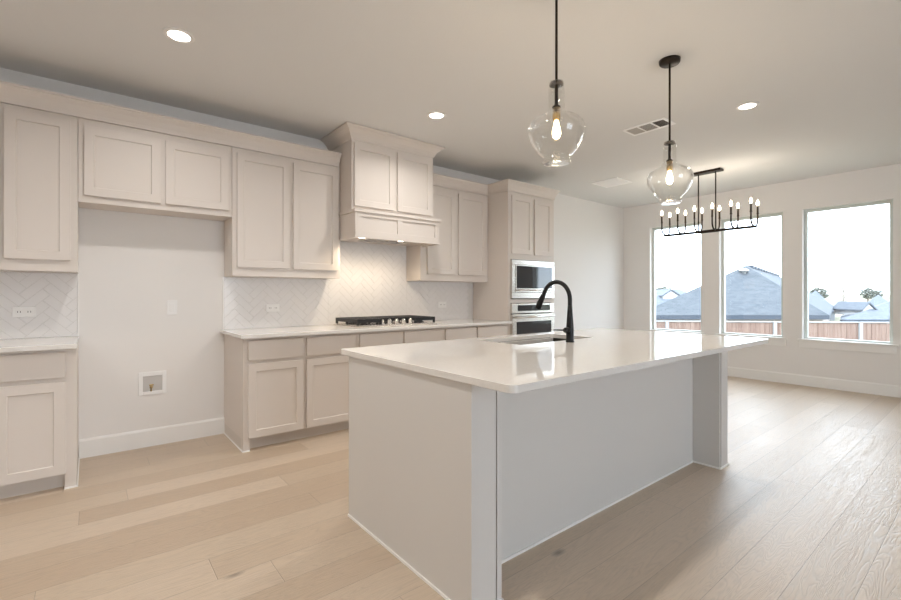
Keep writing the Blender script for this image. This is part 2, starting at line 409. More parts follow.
def lip(b):
    a, c, e = HX0 - .002, HX1 + .022, .008
    box(b, a - e, c + e, MY - e, MY, 1.722, 1.745); box(b, a - e, a, MY, YU - .003, 1.722, 1.745); box(b, c, c + e, MY, YU - .003, 1.722, 1.745)
part('lip', lip, M['cab'], t)
def insert(b):
    box(b, 1.90, 2.79, 3.72, 4.22, 1.748, 1.784)
ins = part('vent_insert', insert, M['cab'], t); ins['label'] = 'underside board of the hood'
vf = part('filter', lambda b: [box(b, 2.10 + .03*i, 2.118 + .03*i, 3.80, 4.10, 1.741, 1.7475) for i in range(15)], M['steel'], ins)
for x in (2.00, 2.43):
    hl = part('hood_lamp', lambda b: lathe(b, [(0, 0), (.036, 0), (.036, .008), (0, .008)], 20, (x, 3.80, 1.7395)), M['hoodlens'], ins); hl['label'] = 'glowing round hood lamp'
for ch in t.children: ch.location = -k
for i, x in enumerate((2.0, 2.43)):
    l = bpy.data.lights.new('hood_light', 'SPOT'); l.energy = 10; l.color = (1, .82, .60); l.spot_size = math.radians(140); l.spot_blend = .8; l.shadow_soft_size = .04
    lo = bpy.data.objects.new('hood_light', l); COL.objects.link(lo); lo.location = (x, 3.85, 1.73); lo.rotation_euler = (math.radians(14), 0, 0)

# base cabinets
def base(name, label, x0, x1, fronts, group, left_foot=0., right_foot=0., single_top=False):
    t = thing(name, label, 'cabinet', ((x0+x1)/2, W, 0), group); k = Vector(t.location)
    def body(b):
        box(b, x0 + .0008, x1 - .0008, YF, WB, .092, ZCB - .001)
        if left_foot: box(b, x0 + .0008, x0 + left_foot, YF, YF + .059, 0, .092)
        if right_foot: box(b, x1 - right_foot, x1 - .0008, YF, YF + .059, 0, .092)
    part('body', body, M['cab'], t)
    part('toe_kick', lambda b: box(b, x0 + .001, x1 - .001, YF + .06, WB, 0, .0915), M['toe'], t)
    for a, c in fronts:
        add_drawer(t, a, c, .697, .850, YF, M['cab']); add_door(t, a, c, .100, .668, YF, M['cab'])
    def bead(b):
        if right_foot: box(b, x1 - right_foot, x1 + .005, YF - .006, YF - .0005, 0, .01); box(b, x1 + .0002, x1 + .006, YF, W - .018, 0, .01)
        if left_foot: box(b, x0 - .005, x0 + left_foot, YF - .006, YF - .0005, 0, .01); box(b, x0 - .006, x0 - .0002, YF, W - .018, 0, .01)
    if left_foot or right_foot:
        q = part('floor_bead', bead, M['bead'], t); q['label'] = 'white bead along the floor'
    for ch in t.children: ch.location = -k
    return t
G = 'base cabinets along the cabinet wall'
base('base_cabinet', 'greige base cabinet at the left edge, left of the fridge alcove', -.83, -.06, ((-.80, -.458), (-.43, -.112)), G, right_foot=.059)
base('base_cabinet', 'greige base cabinet with two drawers and doors beside the fridge alcove', .914, 1.868, ((.948, 1.377), (1.405, 1.846)), G, left_foot=.048)
base('base_cabinet', 'greige base cabinet directly below the gas cooktop', 1.868, 2.853, ((1.890, 2.340), (2.366, 2.838)), G)
base('base_cabinet', 'greige base cabinet between the cooktop cabinet and the oven tower', 2.853, 3.808, ((2.870, 3.292), (3.318, 3.768)), G)

# counters
YC = 3.592
def slab(name, label, x0, x1):
    o = part(name, lambda b: box(b, x0, x1, YC, WB, ZCB, ZC), M['stone'], None, .003); tag(o, label, 'countertop')
slab('countertop', 'short white quartz countertop left of the fridge alcove', -.83, -.057)
slab('countertop', 'long white quartz countertop under the gas cooktop', .885, 3.806)

# ------------------------------------------------------------------ tile backsplashes
def clip_poly(poly, x0, x1, z0, z1):
    def cut(ps, f, inter):
        out = []
        for i in range(len(ps)):
            a, c = ps[i], ps[(i+1) % len(ps)]
            if f(a):
                out.append(a)
                if not f(c): out.append(inter(a, c))
            elif f(c): out.append(inter(a, c))
        return out
    def ix(v): return lambda a, c: (v, a[1] + (c[1]-a[1])*(v-a[0])/(c[0]-a[0]))
    def iz(v): return lambda a, c: (a[0] + (c[0]-a[0])*(v-a[1])/(c[1]-a[1]), v)
    for f, g in ((lambda p: p[0] >= x0, ix(x0)), (lambda p: p[0] <= x1, ix(x1)), (lambda p: p[1] >= z0, iz(z0)), (lambda p: p[1] <= z1, iz(z1))):
        poly = cut(poly, f, g)
        if len(poly) < 3: return []
    return poly
TW, TL, TG = .058, .174, .0013
def herring(b, rects, yb, yf):
    n = 3
    X0 = min(r[0] for r in rects); X1 = max(r[1] for r in rects)
    N = int((X1 - X0 + 2) / TW) + 8
    c45 = math.sqrt(.5)
    for k in range(-N, N):
        for j in range(-12, 12):
            for (a0, c0, a1, c1) in ((k + 2*n*j, k, k + 2*n*j + n, k + 1), (k + 2*n*j, k + 1, k + 2*n*j + 1, k + 1 + n)):
                q = [(a0*TW+TG, c0*TW+TG), (a1*TW-TG, c0*TW+TG), (a1*TW-TG, c1*TW-TG), (a0*TW+TG, c1*TW-TG)]
                q = [((u - v)*c45 + X0, (u + v)*c45 + 1.0) for u, v in q]
                if max(p[0] for p in q) < X0 or min(p[0] for p in q) > X1: continue
                for r in rects:
                    pl = clip_poly(q, *r)
                    if len(pl) < 3: continue
                    area = abs(sum(pl[i][0]*pl[(i+1) % len(pl)][1] - pl[(i+1) % len(pl)][0]*pl[i][1] for i in range(len(pl))))/2
                    if area < 2e-5: continue
                    cx = sum(p[0] for p in pl)/len(pl); cz = sum(p[1] for p in pl)/len(pl)
                    F = [b.verts.new((x + (cx-x)*.02, yf, z + (cz-z)*.02)) for x, z in pl]
                    Bk = [b.verts.new((x, yb, z)) for x, z in pl]
                    b.faces.new(F)
                    for i in range(len(pl)):
                        m_ = (i+1) % len(pl); b.faces.new((F[i], F[m_], Bk[m_], Bk[i]))
def splash(name, label, rects, edge):
    t = thing(name, label, 'backsplash', (rects[0][0], W, ZC)); k = Vector(t.location)
    part('tiles', lambda b: herring(b, rects, W - .0045, W - .0085), M['tile'], t)
    part('grout', lambda b: [box(b, r[0], r[1], W - .0068, W - .001, r[2], r[3]) for r in rects], M['grout'], t)
    part('edge_trim', lambda b: box(b, edge, edge + .008, W - .0105, W - .001, rects[0][2], 1.358 if edge > 0 else 1.358), M['bead'], t)
    for ch in t.children: ch.location = -k
splash('tile_backsplash', 'small white herringbone tile backsplash left of the fridge alcove', [(-.83, -.068, ZC + .001, 1.358)], -.066)
splash('tile_backsplash', 'long white herringbone tile backsplash behind the gas cooktop', [(.912, 1.866, ZC + .001, 1.358), (1.866, 2.80, ZC + .001, 1.745), (2.80, 3.808, ZC + .001, 1.358)], .903)

# ------------------------------------------------------------------ cooktop
t = thing('gas_cooktop', 'stainless gas cooktop with black grates on the long white counter', 'cooktop', (2.345, 3.95, ZC)); k = Vector(t.location)
CX0, CX1, CY0, CY1 = 1.89, 2.80, 3.69, 4.20
def tray(b):
    box(b, CX0, CX1, CY0, CY1, ZC + .0005, ZC + .012); box(b, CX0 + .02, CX1 - .02, CY0 + .02, CY1 - .02, ZC + .012, ZC + .02)
part('tray', tray, M['steel'], t, .003)
def grate(b, x0, x1, y0, y1):
    zt = ZC + .078; zb = zt - .034; wd = .016
    box(b, x0, x1, y0, y0 + wd, zb, zt); box(b, x0, x1, y1 - wd, y1, zb, zt)
    box(b, x0, x0 + wd, y0 + wd, y1 - wd, zb, zt); box(b, x1 - wd, x1, y0 + wd, y1 - wd, zb, zt)
    nx = max(2, int((x1-x0)/.07))
    for i in range(1, nx):
        x = x0 + (x1-x0)*i/nx; box(b, x - .006, x + .006, y0 + wd, y1 - wd, zt - .02, zt)
    ny = max(3, int((y1-y0)/.09))
    for i in range(1, ny):
        y = y0 + (y1-y0)*i/ny; box(b, x0 + wd, x1 - wd, y - .006, y + .006, zt - .018, zt - .001)
    for x in (x0, x1 - .02):
        for y in (y0, (y0+y1)/2 - .01, y1 - .02): box(b, x, x + .02, y, y + .02, ZC + .0202, zb)
part('grate', lambda b: grate(b, CX0 + .012, 2.16, CY0 + .025, CY1 - .02), M['iron'], t, .002)
part('grate', lambda b: grate(b, 2.163, 2.532, CY0 + .13, CY1 - .02), M['iron'], t, .002)
part('grate', lambda b: grate(b, 2.535, CX1 - .012, CY0 + .025, CY1 - .02), M['iron'], t, .002)
for x, y, r in ((2.03, 3.83, .04), (2.03, 4.06, .05), (2.348, 3.99, .06), (2.665, 3.83, .05), (2.665, 4.06, .04)):
    part('burner', lambda b: lathe(b, [(0, .0205), (r, .0205), (r, .030), (r*.75, .032), (r*.75, .040), (0, .041)], 24, (x, y, ZC)), M['iron'], t)
for i in range(5):
    x = 2.185 + .081*i; y = CY0 + .068
    kb = part('knob', lambda b: lathe(b, [(0, .0202), (.027, .0202), (.027, .026), (.021, .030), (.019, .058), (.017, .062), (0, .062)], 24, (x, y, ZC)), M['steel'], t, 0, True)
    part('grip', lambda b: box(b, x - .004, x + .004, y - .019, y + .019, ZC + .0605, ZC + .070), M['steel'], kb, .0015)
for ch in t.children: ch.location = -k

# ------------------------------------------------------------------ microwave and oven
t = thing('built_in_microwave', 'stainless built-in microwave in the oven tower, above the oven', 'microwave', (4.23, YF, 1.152)); k = Vector(t.location)
AX0, AX1 = XT0 + .0445, XT1 - .0445
FY = YF - .034
part('case', lambda b: box(b, AX0, AX1, YF, WB - .03, 1.152, 1.625), M['sinksteel'], t)
def mframe(b):
    x0, x1, z0, z1 = AX0 - .012, AX1 + .012, 1.162, 1.618
    box(b, x0, x1, FY, YF - .001, z1 - .055, z1); box(b, x0, x1, FY, YF - .001, z0, z0 + .07)
    box(b, x0, x0 + .055, FY, YF - .001, z0 + .07, z1 - .055); box(b, x1 - .04, x1, FY, YF - .001, z0 + .07, z1 - .055)
part('trim_frame', mframe, M['steel'], t, .002)
d = part('door', lambda b: box(b, AX0 + .045, AX1 - .030, FY - .006, YF - .002, 1.236, 1.560), M['steel'], t, .002)
part('glass', lambda b: box(b, AX0 + .062, AX1 - .042, FY - .009, FY - .0062, 1.282, 1.548), M['dglass'], d)
def mh(b):
    tube(b, [(AX0 + .07, FY - .034, 1.262), (AX1 - .05, FY - .034, 1.262)], .008)
    for x in (AX0 + .10, AX1 - .08): tube(b, [(x, FY - .034, 1.262), (x, FY - .006, 1.262)], .006)
part('handle', mh, M['steel'], d, 0, True)
for ch in t.children: ch.location = -k
t = thing('wall_oven', 'stainless wall oven in the tower, below the microwave', 'oven', (4.23, YF, .387)); k = Vector(t.location)
part('case', lambda b: box(b, AX0, AX1, YF, WB - .03, .387, 1.105), M['sinksteel'], t)
cp = part('control_panel', lambda b: box(b, AX0 - .010, AX1 + .010, FY, YF - .001, .985, 1.100), M['steel'], t, .002)
part('display', lambda b: box(b, AX0 + .085, AX1 - .075, FY - .003, FY - .0002, 1.012, 1.082), M['dglass'], cp)
d = part('door', lambda b: box(b, AX0 - .010, AX1 + .010, FY - .004, YF - .001, .400, .974), M['steel'], t, .002)
part('glass', lambda b: box(b, AX0 + .062, AX1 - .055, FY - .007, FY - .0042, .50, .885), M['dglass'], d)
def oh(b):
    tube(b, [(AX0 + .03, FY - .042, .94), (AX1 - .03, FY - .042, .94)], .011)
    for x in (AX0 + .07, AX1 - .07): tube(b, [(x, FY - .042, .94), (x, FY - .004, .94)], .008)
part('handle', oh, M['steel'], d, 0, True)
for ch in t.children: ch.location = -k

# ------------------------------------------------------------------ island
IX0, IX1, IYS, IYP, IYB = 1.10, 3.516, 1.2425, 1.4228, 2.25
t = thing('kitchen_island', 'long greige kitchen island with a recessed seating side', 'kitchen island', (2.3, 1.75, 0)); k = Vector(t.location)
part('end_panel', lambda b: box(b, IX0, IX0 + .127, IYS, IYB, 0, ZCB - .001), M['isl'], t, .0015)
part('end_panel', lambda b: box(b, IX1 - .112, IX1, IYS, IYB, 0, ZCB - .001), M['isl'], t, .0015)
part('corner_strip', lambda b: box(b, IX0 + .132, IX0 + .158, IYS, IYP - .001, 0, ZCB - .001), M['isl'], t, .001)
part('corner_strip', lambda b: box(b, IX1 - .134, IX1 - .117, IYS + .004, IYP - .001, 0, ZCB - .001), M['isl'], t, .001)
SX0, SX1, SY0, SY1 = 2.025, 2.785, 1.845, 2.232
def cabs(b):
    a, c = IX0 + .1285, IX1 - .1135
    box(b, a, c, IYP, IYP + .02, 0, ZCB - .001)
    for x0, x1 in ((a, 1.99), (2.82, c)): box(b, x0, x1, IYP + .021, IYB - .03, .10, ZCB - .001)
    box(b, 1.99, 2.82, IYB - .05, IYB - .03, .10, ZCB - .001); box(b, 1.99, 2.82, IYP + .021, IYB - .05, .10, .13)
    box(b, a, c, IYP + .021, IYB - .10, 0, .10)
part('cabinet_body', cabs, M['isl'], t)
def ibead(b):
    s, hh = .006, .012
    box(b, IX0 - s, IX0 - .0003, IYS - s, IYB, 0, hh); box(b, IX0 - s, IX0 + .164, IYS - s, IYS - .0003, 0, hh)
    box(b, IX0 + .1585, IX0 + .164, IYS, IYP, 0, hh); box(b, IX0 + .164, IX1 - .138, IYP - s, IYP - .0003, 0, hh)
    box(b, IX1 - .138, IX1 - .1325, IYS, IYP, 0, hh); box(b, IX1 - .138, IX1 + s, IYS - s, IYS - .0003, 0, hh); box(b, IX1 + .0003, IX1 + s, IYS, IYB, 0, hh)
q = part('floor_bead', ibead, M['bead'], t); q['label'] = 'white bead along the floor'
for ch in t.children: ch.location = -k

TX0, TX1, TY0, TY1 = 1.088, 3.650, 1.0267, 2.345
def island_top(b):
    R = .032; N = 8
    out = []
    for cx, cy, a0 in ((TX0+R, TY0+R, 180), (TX1-R, TY0+R, 270), (TX1-R, TY1-R, 0), (TX0+R, TY1-R, 90)):
        for i in range(N+1):
            a = math.radians(a0 + 90*i/N); out.append((cx + R*math.cos(a), cy + R*math.sin(a)))
    hole = [(SX0, SY0), (SX1, SY0), (SX1, SY1), (SX0, SY1)]
    for z, flip in ((ZC, False), (ZCB, True)):
        O = [b.verts.new((x, y, z)) for x, y in out]; I = [b.verts.new((x, y, z)) for x, y in hole]
        ch = [O[i*(N+1):(i+1)*(N+1)] for i in range(4)]
        for i in range(4):
            nxt = (i+1) % 4
            b.faces.new(ch[i] + [I[i]])
            b.faces.new([ch[i][-1], ch[nxt][0], I[nxt], I[i]])
        if not flip: TO, TI = O, I
        else: BO, BI = O, I
    for A, B_ in ((TO, BO), (TI, BI)):
        for i in range(len(A)):
            j = (i+1) % len(A); b.faces.new((A[i], A[j], B_[j], B_[i]))
it = part('island_countertop', island_top, M['stone'], None, .002)
tag(it, 'large polished white quartz slab topping the kitchen island', 'countertop')

t = thing('undermount_sink', 'stainless undermount sink set into the island countertop', 'sink', (2.405, 2.04, ZCB)); k = Vector(t.location)
def basin(b):
    x0, x1, y0, y1, zt, zb, w_ = SX0 - .004, SX1 + .004, SY0 - .004, SY1 + .004, ZCB - .0012, .66, .004
    box(b, x0 - w_, x1 + w_, y0 - w_, y1 + w_, zb - w_, zb)
    box(b, x0 - w_, x0, y0, y1, zb, zt); box(b, x1, x1 + w_, y0, y1, zb, zt); box(b, x0 - w_, x1 + w_, y0 - w_, y0, zb, zt); box(b, x0 - w_, x1 + w_, y1, y1 + w_, zb, zt)
part('basin', basin, M['sinksteel'], t)
part('drain', lambda b: lathe(b, [(0, .002), (.03, .002), (.045, .004), (.045, .0005), (0, .0005)], 24, (2.405, 2.04, .66)), M['steel'], t)
for ch in t.children: ch.location = -k

# faucet
FXB, FYB = 2.396, 1.757
t = thing('kitchen_faucet', 'matte black gooseneck faucet standing beside the island sink', 'faucet', (FXB, FYB, ZC))
part('body', lambda b: lathe(b, [(0, 0), (.027, 0), (.027, .005), (.0245, .010), (.0245, .075), (.0225, .11), (.017, .19), (.0145, .235), (0, .235)], 28), M['black'], t, 0, True)
def spout(b):
    pts = [(0, 0, .225), (0, 0, .25)]; R = .108; cy, cz = R, .272
    for i in range(0, 15):
        a = math.radians(180 - i*160/14); pts.append((0, cy + R*math.cos(a), cz + R*1.06*math.sin(a)))
    d = Vector(pts[-1]) - Vector(pts[-2]); d.normalize()
    pts.append(tuple(Vector(pts[-1]) + d*.012 + Vector((0, .002, 0))))
    tube(b, pts, .0138, 18)
part('spout', spout, M['black'], t, 0, True)
def spray(b):
    tube(b, [(0, .2125, .306), (0, .218, .296), (0, .226, .282), (0, .242, .252), (0, .262, .214), (0, .2645, .209)], [.0145, .0165, .0175, .0195, .022, .018], 20)
sp = part('spray_head', spray, M['black'], t, 0, True)
part('button', lambda b: box(b, -.007, .007, .258, .270, .236, .258), M['black'], sp, .003)
hb = part('handle_hub', lambda b: tube(b, [(-.018, 0, .078), (-.032, 0, .078), (-.048, 0, .078), (-.055, 0, .078)], [.0185, .0185, .017, .013], 20), M['black'], t, 0, True)
part('lever', lambda b: tube(b, [(-.05, 0, .078), (-.09, .002, .081), (-.155, .006, .085)], [.0055, .0048, .004], 12), M['black'], hb, 0, True)

# ------------------------------------------------------------------ pendants
def pendant(label, x, y, dz):
    t = thing('pendant_light', label, 'pendant light', (x, y, H), 'pair of glass pendants over the island')
    z0 = 2.245 + dz - H       # top of the glass neck below the ceiling
    part('canopy', lambda b: lathe(b, [(0, -.026), (.058, -.026), (.064, -.018), (.066, -.001), (0, -.001)], 32), M['bronze'], t, 0, True)
    part('rod', lambda b: tube(b, [(0, 0, -.02), (0, 0, z0 + .004)], .0065, 12), M['bronze'], t, 0, True)
    cp_ = part('cap', lambda b: lathe(b, [(0, z0 + .012), (.022, z0 + .012), (.034, z0 + .006), (.036, z0 - .006), (.030, z0 - .008), (0, z0 - .008)], 28), M['bronze'], t, 0, True)
    part('stem', lambda b: lathe(b, [(0, z0 - .008), (.009, z0 - .008), (.009, z0 - .105), (.020, z0 - .112), (.021, z0 - .120), (0, z0 - .120)], 20), M['bronze'], cp_, 0, True)
    so = part('socket', lambda b: lathe(b, [(0, z0 - .120), (.019, z0 - .120), (.019, z0 - .175), (.015, z0 - .18), (0, z0 - .18)], 20), M['brass'], t, 0, True); so['label'] = 'brass lamp socket'
    bl = part('bulb', lambda b: lathe(b, [(0, z0 - .18), (.010, z0 - .183), (.013, z0 - .2), (.019, z0 - .225), (.021, z0 - .24), (.019, z0 - .255), (.011, z0 - .268), (0, z0 - .272)], 20), M['bulb'], t, 0, True); bl['label'] = 'glowing warm bulb'
    P = [(.041, .004), (.0405, -.05), (.041, -.10), (.043, -.125), (.050, -.142), (.068, -.155), (.095, -.167), (.120, -.183), (.135, -.203), (.141, -.226), (.139, -.248),
         (.130, -.275), (.116, -.303), (.099, -.328), (.082, -.347), (.070, -.358), (.066, -.366), (.069, -.377), (.070, -.386), (.064, -.393), (.045, -.394), (0, -.388)]
    sh = part('glass_shade', lambda b: lathe(b, [(r, z0 + z) for r, z in P], 48), M['globe'], t, 0, True); sh['label'] = 'clear jug-shaped glass shade'
    sd = sh.modifiers.new('thickness', 'SOLIDIFY'); sd.thickness = .0035; sd.offset = -1
    l = bpy.data.lights.new('pendant_bulb', 'POINT'); l.energy = 5; l.color = (1, .78, .52); l.shadow_soft_size = .03
    lo = bpy.data.objects.new('pendant_bulb', l); COL.objects.link(lo); lo.parent = t; lo.location = (0, 0, z0 - .31)
pendant('clear glass pendant light nearer the camera, hanging over the island', 1.80, 1.40, 0)
pendant('clear glass pendant light farther away, hanging over the island near the chandelier', 2.968, 1.392, -.047)

# ------------------------------------------------------------------ chandelier
t = thing('linear_chandelier', 'long dark metal chandelier with twelve candle bulbs before the windows', 'chandelier', (5.98, 2.345, H))
part('canopy', lambda b: box(b, -.055, .055, -.17, .17, -.028, -.001), M['bronze'], t, .004)
ZB = 2.0 - H
for y in (-.1, .1): part('rod', lambda b: tube(b, [(0, y, -.02), (0, y, ZB)], .0075, 12), M['bronze'], t, 0, True)
part('bar', lambda b: box(b, -.012, .012, -.535, .535, ZB - .022, ZB + .006), M['bronze'], t, .002)
part('center_plate', lambda b: box(b, -.016, .016, -.13, .13, ZB - .025, ZB + .010), M['bronze'], t, .003)
for i in range(6):
    y = -.51 + .204*i
    for s in (-1, 1):
        a = part('arm', lambda b: tube(b, [(s*.008, y, ZB), (s*.05, y, ZB + .004), (s*.075, y, ZB + .014), (s*.095, y, ZB + .034), (s*.107, y, ZB + .06), (s*.11, y, ZB + .085), (s*.11, y, ZB + .155)], .0092, 10), M['bronze'], t, 0, True)
        c_ = part('candle_sleeve', lambda b: lathe(b, [(0, ZB + .15), (.013, ZB + .15), (.0135, ZB + .158), (.0105, ZB + .163), (.0105, ZB + .245), (0, ZB + .245)], 14, (s*.11, y, 0)), M['bronze'], t)
        f_ = part('candle_bulb', lambda b: lathe(b, [(0, ZB + .2455), (.008, ZB + .248), (.0145, ZB + .262), (.0155, ZB + .275), (.0115, ZB + .295), (.005, ZB + .312), (0, ZB + .316)], 14, (s*.11, y, 0)), M['flame'], t, 0, True)
        f_['label'] = 'glowing candle bulb'
for y in (-.51, -.306, -.102, .102, .306, .51):
    l = bpy.data.lights.new('chandelier_glow', 'POINT'); l.energy = 1.6; l.color = (1, .88, .74); l.shadow_soft_size = .05
    lo = bpy.data.objects.new('chandelier_glow', l); COL.objects.link(lo); lo.parent = t; lo.location = (0, y, ZB + .30)

# ------------------------------------------------------------------ ceiling fixtures
def can(label, x, y, power=None):
    t = thing('recessed_light', label, 'ceiling light', (x, y, H), 'recessed ceiling lights')
    part('trim_ring', lambda b: lathe(b, [(.058, -.0005), (.082, -.0005), (.082, -.005), (.060, -.008)], 32, closed=True), M['plastic'], t)
    ln = part('lens', lambda b: lathe(b, [(0, -.0045), (.058, -.0045), (.058, -.001), (0, -.001)], 32), M['lens'], t); ln['label'] = 'glowing round lens'
    l = bpy.data.lights.new('can_light', 'AREA'); l.shape = 'DISK'; l.size = .12; l.energy = power or CAN_W; l.color = CAN_COL; l.spread = math.radians(146)
    lo = bpy.data.objects.new('can_light', l); COL.objects.link(lo); lo.parent = t; lo.location = (0, 0, -.012)
can('glowing recessed ceiling light above the fridge alcove cabinets', .415, 3.082, CAN_W*.78)
can('glowing recessed ceiling light just right of the range hood', 2.316, 3.068, CAN_W*.92)
can('glowing recessed ceiling light right of the far pendant', 4.171, 1.328, CAN_W*1.15)
for x, y in ((-1.5, 3.08), (-1.5, 1.33), (.415, 1.33)):   # unseen cans added to brighten the kitchen side, spaced like the visible ones
    can('unseen recessed ceiling light added for fill, outside the frame', x, y, CAN_W*(.8 if y > 2 else 1.12))

t = thing('air_vent', 'white ceiling air register with three dark louvred bays', 'air vent', (3.988, 2.064, H))
def vframe(b):
    x0, x1, y0, y1 = -.112, .112, -.198, .198
    box(b, x0, x0+.03, y0, y1, -.008, -.001); box(b, x1-.03, x1, y0, y1, -.008, -.001)
    for a, c in ((y0, y0+.025), (-.069, -.057), (.057, .069), (y1-.025, y1)): box(b, x0+.03, x1-.03, a, c, -.008, -.001)
part('frame', vframe, M['register'], t, .001)
for a, c, tilt in ((-.173, -.069, 1), (-.057, .057, .25), (.069, .173, -1)):
    lv = part('louvre', lambda b: box(b, -.082, .082, a, c, -.0022, -.001), M['slot'], t); lv['label'] = 'louvred bay'
    def slats(b):
        n_ = 8
        for i in range(n_):
            y = a + (c - a)*(i + .5)/n_; h_ = .0055
            prism(b, [(y - h_, -.0055 - .0032*tilt), (y + h_, -.0055 + .0032*tilt), (y + h_, -.0047 + .0032*tilt), (y - h_, -.0047 - .0032*tilt)], lambda p, q, x: (x, p, q), -.080, .080)
    part('slats', slats, M['louvre'], lv)
t = thing('ceiling_grille', 'plain white ceiling grille near the far room corner', 'air vent', (5.565, 3.40, H))
def gfr(b):
    x0, x1, y0, y1 = -.19, .19, -.195, .195
    box(b, x0, x0+.025, y0, y1, -.010, -.001); box(b, x1-.025, x1, y0, y1, -.010, -.001); box(b, x0+.025, x1-.025, y0, y0+.025, -.010, -.001); box(b, x0+.025, x1-.025, y1-.025, y1, -.010, -.001)
part('frame', gfr, M['register'], t, .001)
def gsl(b):
    box(b, -.165, .165, -.17, .17, -.003, -.001)
    for i in range(16): box(b, -.160 + .021*i, -.150 + .021*i, -.17, .17, -.008, -.0031)
part('louvre', gsl, M['register'], t)

# ------------------------------------------------------------------ wall plates
def outlet(label, x, z, y, wide=True, blank=False):
    t = thing('wall_outlet' if not blank else 'wall_plate', label, 'outlet' if not blank else 'wall plate', (x, y, z))
    hw, hh = (.060, .036) if wide else (.036, .060)
    part('plate', lambda b: box(b, -hw, hw, -.006, -.0005, -hh, hh), M['plastic'], t, .003)
    if blank:
        part('rocker', lambda b: box(b, -.017, .017, -.010, -.0062, -.034, .034), M['plastic'], t, .002)
    else:
        for s in (-1, 1):
            r_ = part('socket', lambda b: box(b, *( (s*.026-.018, s*.026+.018, -.0085, -.0062, -.016, .016) if wide else (-.016, .016, -.0085, -.0062, s*.026-.018, s*.026+.018))), M['plastic'], t, .002)
            cx_, cz_ = (s*.026, 0) if wide else (0, s*.026)
            part('slot', lambda b: [box(b, cx_ + d - .0015, cx_ + d + .0015, -.0095, -.0086, cz_ - .006, cz_ + .006) for d in (-.007, .007)], M['slot'], r_)
YT = W - .0086
outlet('white electrical outlet on the tile left of the fridge alcove', -.350, 1.085, YT)
outlet('white electrical outlet on the tile left of the cooktop', 1.325, 1.082, YT)
outlet('white electrical outlet on the tile between cooktop and oven tower', 3.312, 1.086, YT)
outlet('white rocker plate on the wall inside the fridge alcove', .527, 1.10, W, False, True)
t = thing('water_supply_box', 'white recessed water box with a valve low in the fridge alcove', 'water box', (.394, W, .50))
def wf(b):
    box(b, -.093, -.065, -.010, -.0005, -.09, .09); box(b, .065, .093, -.010, -.0005, -.09, .09)
    box(b, -.065, .065, -.010, -.0005, .058, .09); box(b, -.065, .065, -.010, -.0005, -.09, -.064)
part('frame', wf, M['plastic'], t, .002)
part('back', lambda b: box(b, -.065, .065, -.0025, -.0006, -.064, .058), M['insul'], t)
vv = part('valve', lambda b: lathe(b, [(0, -.063), (.006, -.063), (.006, -.04), (.011, -.038), (.011, -.018), (0, -.018)], 16, (-.01, -.013, 0)), M['brass'], t, 0, True); vv['label'] = 'small brass valve'
part('valve_handle', lambda b: box(b, -.024, .006, -.02, -.006, -.017, -.008), M['brass'], vv, .002)

# ------------------------------------------------------------------ outdoors
def far(px, depth):
    """ground position that lies at a given depth in front of the window wall"""
    u = (px - 450.5) * depth / FPX
    return Vector((math.sin(YAW)*depth + math.cos(YAW)*u, math.cos(YAW)*depth - math.sin(YAW)*u))
def zat(py, depth): return CAM_H + (295.15 - py) * depth / FPX

GROUND = [(XR + .19, -.35), (11, -.9), (15, -1.6), (22, -2.7), (60, -4.2), (110, -3.4), (320, 1.4)]
def gz(x):
    for (a, za), (c, zc) in zip(GROUND, GROUND[1:]):
        if x <= c: return za + (zc - za)*(x - a)/(c - a)
    return GROUND[-1][1]
def ground(b):
    xs = GROUND
    rows = [[b.verts.new((x, y, z)) for y in (-260, -60, -10, 0, 10, 60, 260)] for x, z in xs]
    for a, c in zip(rows, rows[1:]):
        for i in range(6): b.faces.new((a[i], a[i+1], c[i+1], c[i]))
struct('ground', ground, M['grass'], 'sloping winter grass outside the windows', 'ground')

# fence
A = far(640, 14.6); Bp = far(930, 13.7)
dv = (Bp - A).normalized(); nv = Vector((dv.y, -dv.x)); LEN = (Bp - A).length
ZF = zat(321.5, 14.2); ZG = -1.45
f = thing('fence', 'cedar picket fence with pale metal posts outside the windows', 'fence', (A.x, A.y, ZG))
f.rotation_euler = (0, 0, math.atan2(dv.y, dv.x))
def pk(b):
    i = 0; x = -6.0
    while x < LEN + 4:
        d = .004*math.sin(i*2.3); h_ = ZF - ZG - .03 + .008*math.sin(i*1.7)
        box(b, x, x + .133, -.010 + d, .010 + d, .04, h_); x += .14; i += 1
pp = part('pickets', pk, M['cedar'], f)
part('top_rail', lambda b: box(b, -6, LEN + 4, -.045, .02, ZF - ZG - .028, ZF - ZG + .012), M['galv'], f, .004)
part('rail', lambda b: box(b, -6, LEN + 4, .012, .05, .35, .44), M['cedar'], f)
def along(px):
    dr = far(px, 1.0); # intersection of the view line with the fence line
    den = dr.x*dv.y - dr.y*dv.x
    s = (A.x*dv.y - A.y*dv.x) / den
    return (dr*s - A).dot(dv)
for px in (594, 666.4, 774, 859.5, 935):
    a_ = along(px); part('post', lambda b: box(b, a_ - .045, a_ + .045, -.075, -.0105, -.3, ZF - ZG + .01), M['galv'], f)

def roof_faces(b, e, r, z0, z1, hip=True):
    """e: four eave corners (2D), r: two ridge points (2D)"""
    E_ = [b.verts.new((p.x, p.y, z0)) for p in e]; R_ = [b.verts.new((p.x, p.y, z1)) for p in r]
    L_ = [b.verts.new((p.x, p.y, z0 - .02)) for p in e]
    b.faces.new((E_[0], E_[1], R_[0])); b.faces.new((E_[1], E_[2], R_[1], R_[0])); b.faces.new((E_[2], E_[3], R_[1])); b.faces.new((E_[3], E_[0], R_[0], R_[1]))
    for i in range(4): b.faces.new((E_[i], E_[(i+1) % 4], L_[(i+1) % 4], L_[i]))
    b.faces.new(L_[::-1])

